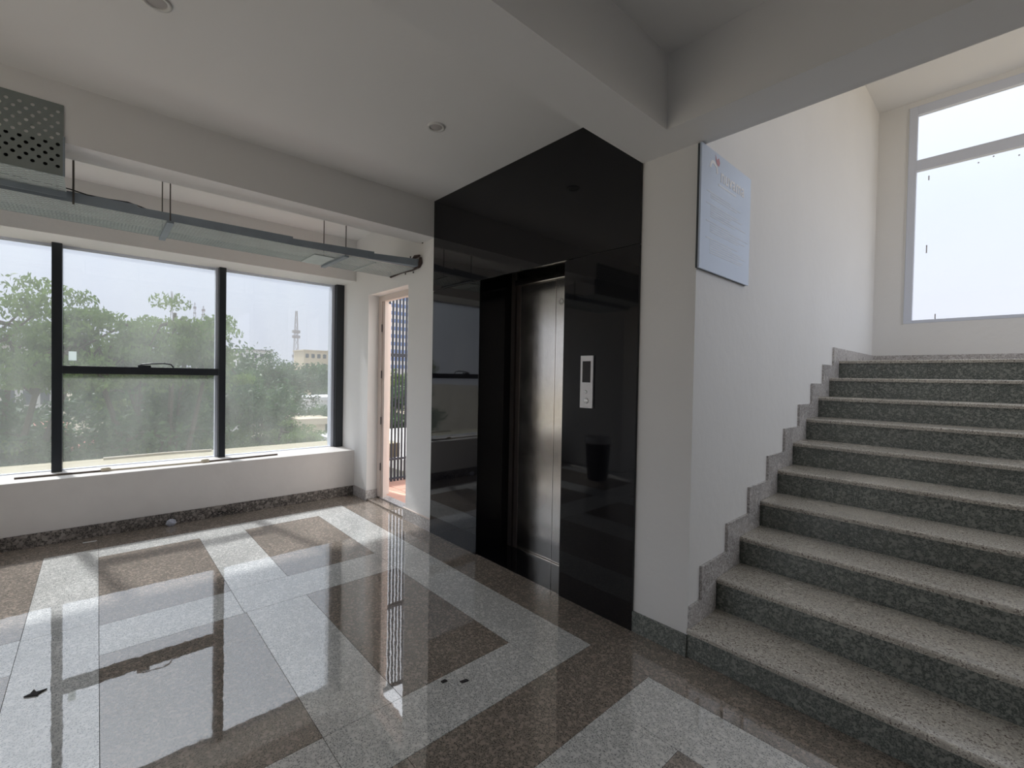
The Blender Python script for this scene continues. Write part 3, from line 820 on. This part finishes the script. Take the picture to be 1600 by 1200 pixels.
scrap('paper_scrap', M_SCRAP, [(-5.36, -0.09), (-5.34, -0.09), (-5.335, -0.005), (-5.355, 0.0)], 'small white paper strip on the dark floor border')
scrap('dry_leaf', M_DEBRIS, [(-2.99, -0.245), (-2.965, -0.20), (-2.98, -0.195), (-3.0, -0.17), (-3.0, -0.205), (-3.03, -0.215), (-3.0, -0.225)], 'dark dry leaf on the pale floor strip at left', t=0.006)
scrap('dirt_speck', M_DEBRIS, [(-1.846, 1.245), (-1.832, 1.245), (-1.828, 1.272), (-1.845, 1.268)], 'dark crumb on the white strip below the grille reflection', t=0.006)
scrap('dirt_speck', M_DEBRIS, [(-1.785, 1.315), (-1.770, 1.318), (-1.762, 1.352), (-1.778, 1.350)], 'longer dark crumb on the white strip nearer the elevator', t=0.006)
mb = MB()
for i in range(4):
    a = 0.86 + i * 0.06
    mb.tube([(-5.475, a, 0.03 + 0.02 * (i % 2)), (-5.45, a + 0.03, 0.06), (-5.46, a + 0.07, 0.02), (-5.44, a + 0.1, 0.05)], 0.004, 5)
tag(mb.build('wire_scrap', M_CABLE), 'tangled bit of black wire lying against the worn skirting', 'wire')

# ------------------------------------------------------------------ outside: ground, trees, town
gz = -9.0
g = MB(); g.box(-600, 300, -300, 420, gz - 0.2, gz)
struct(g.build('floor', M_GROUND), 'dusty ground far below the windows', 'ground')


def leaves(centres, sizes, n_per, leaf, seed):
    q = np.random.default_rng(seed)
    N_ = len(centres) * n_per
    c = np.repeat(np.array(centres), n_per, 0); s = np.repeat(np.array(sizes), n_per, 0)
    d = q.normal(size=(N_, 3)); d /= np.linalg.norm(d, axis=1)[:, None]
    p = c + d * s * (q.random((N_, 1)) ** 0.5)
    a = q.normal(size=(N_, 3)); a /= np.linalg.norm(a, axis=1)[:, None]
    b = np.cross(a, q.normal(size=(N_, 3))); b /= np.linalg.norm(b, axis=1)[:, None]
    l = leaf * q.uniform(0.6, 1.3, (N_, 1))
    v = np.stack([p - a * l, p + b * l * 0.45, p + a * l, p - b * l * 0.45], 1).reshape(-1, 3)
    return v


def quadmesh(name, v, mat):
    me = bpy.data.meshes.new(name); nq = len(v) // 4
    me.vertices.add(len(v)); me.vertices.foreach_set('co', v.astype(np.float32).ravel())
    me.loops.add(nq * 4); me.loops.foreach_set('vertex_index', np.arange(nq * 4, dtype=np.int32))
    me.polygons.add(nq); me.polygons.foreach_set('loop_start', np.arange(0, nq * 4, 4, dtype=np.int32))
    me.polygons.foreach_set('loop_total', np.full(nq, 4, dtype=np.int32))
    me.update(calc_edges=True); me.materials.append(mat)
    return me


def tree_meshes(seed, H, rad, flatness, leaf, nper, mat, lacy):
    q = random.Random(seed); br = MB(); tips = []
    th = H * 0.42
    base = Vector((0, 0, 0)); fork = Vector((q.uniform(-.3, .3), q.uniform(-.3, .3), th))
    br.tube([base, base.lerp(fork, 0.5) + Vector((0.1, 0.05, 0)), fork], [0.24, 0.19, 0.16], 7)
    nb = 6
    for i in range(nb):
        a = 2 * math.pi * (i + q.random() * 0.6) / nb
        rr_ = rad * q.uniform(0.45, 0.75)
        e1 = Vector((math.cos(a) * rr_, math.sin(a) * rr_, H * q.uniform(0.66, 0.85)))
        mid = fork.lerp(e1, 0.5) + Vector((0, 0, -0.25))
        br.tube([fork, mid, e1], [0.12, 0.085, 0.05], 5)
        for j in range(5):
            a2 = a + q.uniform(-1.3, 1.3); r2 = rad * q.uniform(0.55, 1.0)
            e2 = Vector((math.cos(a2) * r2, math.sin(a2) * r2, H * (0.72 + 0.27 * q.random() * (1.15 - r2 / rad))))
            br.tube([mid.lerp(e1, 0.6 + 0.4 * q.random()), (e1 + e2) / 2 + Vector((0, 0, 0.15)), e2], [0.045, 0.03, 0.015], 4, cap=False)
            tips.append(e2)
            for k in range(3):
                tips.append(e2.lerp(e1, q.random() * 0.7) + Vector((q.uniform(-.6, .6), q.uniform(-.6, .6), q.uniform(-.5, .6))))
    for k in range(int(34 * (1 - lacy))):
        a = q.uniform(0, 6.28); r_ = rad * math.sqrt(q.random()) * 0.9
        tips.append(Vector((math.cos(a) * r_, math.sin(a) * r_, H * q.uniform(0.45, 0.9))))
    sizes = [(rad * 0.2 * q.uniform(0.7, 1.3),) * 2 + (rad * flatness * q.uniform(0.7, 1.3),) for _ in tips]
    v = leaves([tuple(t) for t in tips], sizes, nper, leaf, seed)
    lm = quadmesh('foliage', v, mat)
    bm_ = bpy.data.meshes.new('branches'); bm_.from_pydata(br.v, [], br.f); bm_.materials.append(M_BARK); bm_.update()
    return lm, bm_


T1 = tree_meshes(11, 12.0, 2.9, 0.05, 0.062, 150, M_LEAF, 0.75)
T2 = tree_meshes(23, 12.0, 2.7, 0.06, 0.062, 190, M_LEAF, 0.3)
T3 = tree_meshes(37, 11.0, 3.4, 0.14, 0.095, 140, M_LEAFD, 0.0)
trees = [
    (T1, -14.5, -1.85, 14.3, 0.80, 0.3, 'pale lacy tree filling the left pane of the wide window'),
    (T2, -15.0, 1.20, 14.1, 0.76, 1.9, 'bright green tree rising in the middle pane of the wide window'),
    (T3, -20.5, -4.6, 10.9, 1.0, 0.7, 'dark tree behind the lacy one at the far left'),
    (T3, -21.0, 2.4, 12.4, 1.0, 2.2, 'dark dense tree behind the middle pane tree'),
    (T2, -19.0, 4.7, 9.8, 0.8, 4.0, 'green tree just right of the second mullion'),
    (T3, -44.0, 12.0, 13.2, 1.25, 1.1, 'hazy distant round tree topping the right pane'),
    (T3, -31.0, 6.6, 10.1, 1.1, 3.1, 'dark tree in the middle distance, left of the right pane'),
    (T3, -13.2, 3.6, 7.4, 0.75, 5.0, 'low leafy tree near the bottom of the right pane'),
    (T3, -12.5, -0.2, 7.8, 0.9, 0.9, 'low dark tree beneath the transom'),
    (T2, -12.2, -3.2, 7.6, 0.9, 2.9, 'low green tree at the foot of the left pane'),
    (T3, -16.5, -0.3, 11.2, 1.0, 3.9, 'dense tree between the two tall bright trees'),
    (T3, -30.0, 13.2, 9.2, 1.2, 0.4, 'dark tree seen past the right window edge'),
    (T3, -30.0, 16.6, 11.2, 1.0, 2.5, 'leafy tree seen through the balcony bars'),
    (T2, -36.0, 18.6, 12.6, 1.0, 1.5, 'farther green tree seen through the balcony bars'),
    (T3, -60.0, 5.0, 11.3, 1.3, 0.2, 'far grey-green tree beyond the middle pane'),
    (T3, -62.0, 20.0, 10.3, 1.3, 2.2, 'far grey-green tree among the pale roofs'),
]
for (lm, bm_), x, y, H, s, rz, lab in trees:
    t = tag(empty('tree', (x, y, gz)), lab, 'tree', group='trees outside the windows')
    base = 11.0 if lm is T3[0] else 12.0
    for nm, me in (('foliage', lm), ('branches', bm_)):
        o = bpy.data.objects.new(nm, me); COL.objects.link(o); o.parent = t
        if nm == 'foliage': o['kind'] = 'stuff'
    t.rotation_euler.z = rz; t.scale = (s, s, H / base)


def building(name, x, y, w_, d_, zt, mat, lab, floors=0, roof=None, wins=6, fh=3.0, wm=None):
    t = tag(empty(name, (x, y, gz)), lab, 'building')
    box('walls', mat, t, x - d_ / 2, x + d_ / 2, y - w_ / 2, y + w_ / 2, gz, zt)
    box('roof', roof or mat, t, x - d_ / 2 - 0.3, x + d_ / 2 + 0.3, y - w_ / 2 - 0.3, y + w_ / 2 + 0.3, zt, zt + 0.35)
    if floors:
        mb = MB()
        for i in range(floors):
            z0 = zt - 0.9 - i * fh - 1.3
            for k in range(wins):
                a = y - w_ / 2 + (k + 0.25) * w_ / wins
                mb.box(x + d_ / 2 - 0.05, x + d_ / 2 + 0.06, a, a + w_ / wins * 0.55, z0, z0 + 1.3)
        tag(mb.build('window_openings', wm or M_DWIN, t), kind='stuff')
    return t


building('apartment_block', -152, 33.5, 9, 10, 7.6, M_WHITEB, 'white flat-roofed block on the skyline left of the hazy tree', 3, M_GREYR, 5)
building('apartment_block', -160, 25.0, 8, 10, 6.8, M_CONC, 'grey block on the skyline beside the second mullion', 3, None, 4)
building('apartment_block', -155, 52.5, 9, 10, 8.4, M_CREAMB, 'cream block on the skyline below the lattice mast', 3, None, 5)
building('apartment_block', -150, 60.0, 5, 10, 8.9, M_PINKB, 'brownish block at the right end of the skyline', 3, None, 3)
building('apartment_block', -118, 17.4, 3.6, 8, 11.0, M_PINKB, 'brown block carrying the antennas above the trees', 4, None, 3)
building('apartment_block', -62, -4.6, 3.2, 6, 3.4, M_CONC, 'pale grey block glimpsed behind the lacy tree', 3, None, 3)
building('low_house', -52, 18.2, 3.6, 5, -1.4, M_WHITEB, 'low white house at the right edge of the right pane', 1, None, 3)
building('low_house', -46, 15.4, 3.0, 5, -3.0, M_WHITEB, 'white flat roof below the little dome', 1, None, 3)
building('low_house', -29, 9.4, 1.3, 3, -1.5, M_CREAMB, 'narrow cream yellow house low in the right pane', 1, None, 2)
building('low_house', -30, -2.2, 1.7, 4, -1.5, M_PINKB, 'red-roofed house low in the left pane', 1, M_REDR, 2)
building('low_house', -27, -0.9, 1.2, 3, -2.1, M_PINKB, 'second red-roofed house just right of the left mullion', 1, M_REDR, 2)
building('low_house', -21, -1.9, 1.6, 3, -1.3, M_GREYR, 'grey sheet roof shed low in the left pane', 0, None)
building('low_house', -36, 4.6, 3.0, 4, -2.0, M_PINKB, 'brick house glimpsed through bare branches', 1, M_REDR, 3)
building('low_house', -70, 12.0, 5.0, 6, -0.8, M_WHITEB, 'pale flat roof far behind the second mullion', 1, None, 4)
building('low_house', -16.5, 10.0, 5.4, 7, -1.5, M_WHITEB, 'bright white terrace seen below through the balcony bars', 0, None)
bt = building('glass_tower', -182, 98, 26, 14, 46, M_WHITEB, 'tall white tower banded with blue glass beyond the balcony bars')
mb = MB()
for i in range(13): mb.box(-175.1, -174.9, 86, 110, 4 + i * 3.2, 5.5 + i * 3.2)
tag(mb.build('glass_band', M_BLUEG, bt), kind='stuff')
# little dome
dm = tag(empty('domed_kiosk', (-58, 18.5, gz)), 'small cream domed rooftop pavilion in the right pane', 'pavilion')
box('walls', M_CREAMB, dm, -59, -57, 17.9, 19.1, gz, -0.9)
for a, b in ((-58.6, 18.15), (-57.4, 18.15), (-57.4, 18.85), (-58.6, 18.85)):
    box('pillar', M_CREAMB, dm, a - 0.1, a + 0.1, b - 0.08, b + 0.08, -0.9, -0.1)
lathe('dome', [(0.62, -0.1), (0.60, 0.15), (0.5, 0.42), (0.3, 0.65), (0.08, 0.78), (0.02, 1.0)], M_CREAMB, dm, (-58, 18.5, 0), 14)


def mast(x, y, z0, z1, w_, lab, n=10):
    t = tag(empty('lattice_mast', (x, y, z0)), lab, 'mast')
    mb = MB()
    for i in range(n):
        a, b = i / n, (i + 1) / n; wa, wb_ = w_ * (1 - 0.8 * a), w_ * (1 - 0.8 * b); za, zb = z0 + (z1 - z0) * a, z0 + (z1 - z0) * b
        for s1, s2 in ((1, 1), (1, -1), (-1, 1), (-1, -1)):
            mb.tube([(x + s1 * wa, y + s2 * wa, za), (x + s1 * wb_, y + s2 * wb_, zb)], w_ * 0.09, 4, cap=False)
        mb.tube([(x + wa, y - wa, za), (x + wb_, y + wb_, zb)], w_ * 0.06, 4, cap=False)
        mb.tube([(x + wa, y + wa, za), (x + wb_, y - wb_, zb)], w_ * 0.06, 4, cap=False)
    mb.build('lattice', M_TOWERM, t)
    mb = MB()
    for z in (0.45, 0.68, 0.74): mb.box(x - w_ * .6, x + w_ * .6, y - w_ * 1.0, y + w_ * 1.0, z0 + (z1 - z0) * z, z0 + (z1 - z0) * z + w_ * .8)
    tag(mb.build('antenna_panels', M_TOWERM, t), kind='stuff')


mast(-220, 66.9, gz, 29.5, 1.5, 'tall lattice mast standing in the right pane', 12)
mast(-120, 11.6, gz, 18.2, 0.5, 'thin lattice mast, leftmost of the pair above the trees')
mast(-119, 15.5, 11.9, 16.2, 0.25, 'short mast on the brown block, left one', 6)
mast(-118.6, 17.0, 11.9, 15.6, 0.3, 'short mast on the brown block, right one', 6)
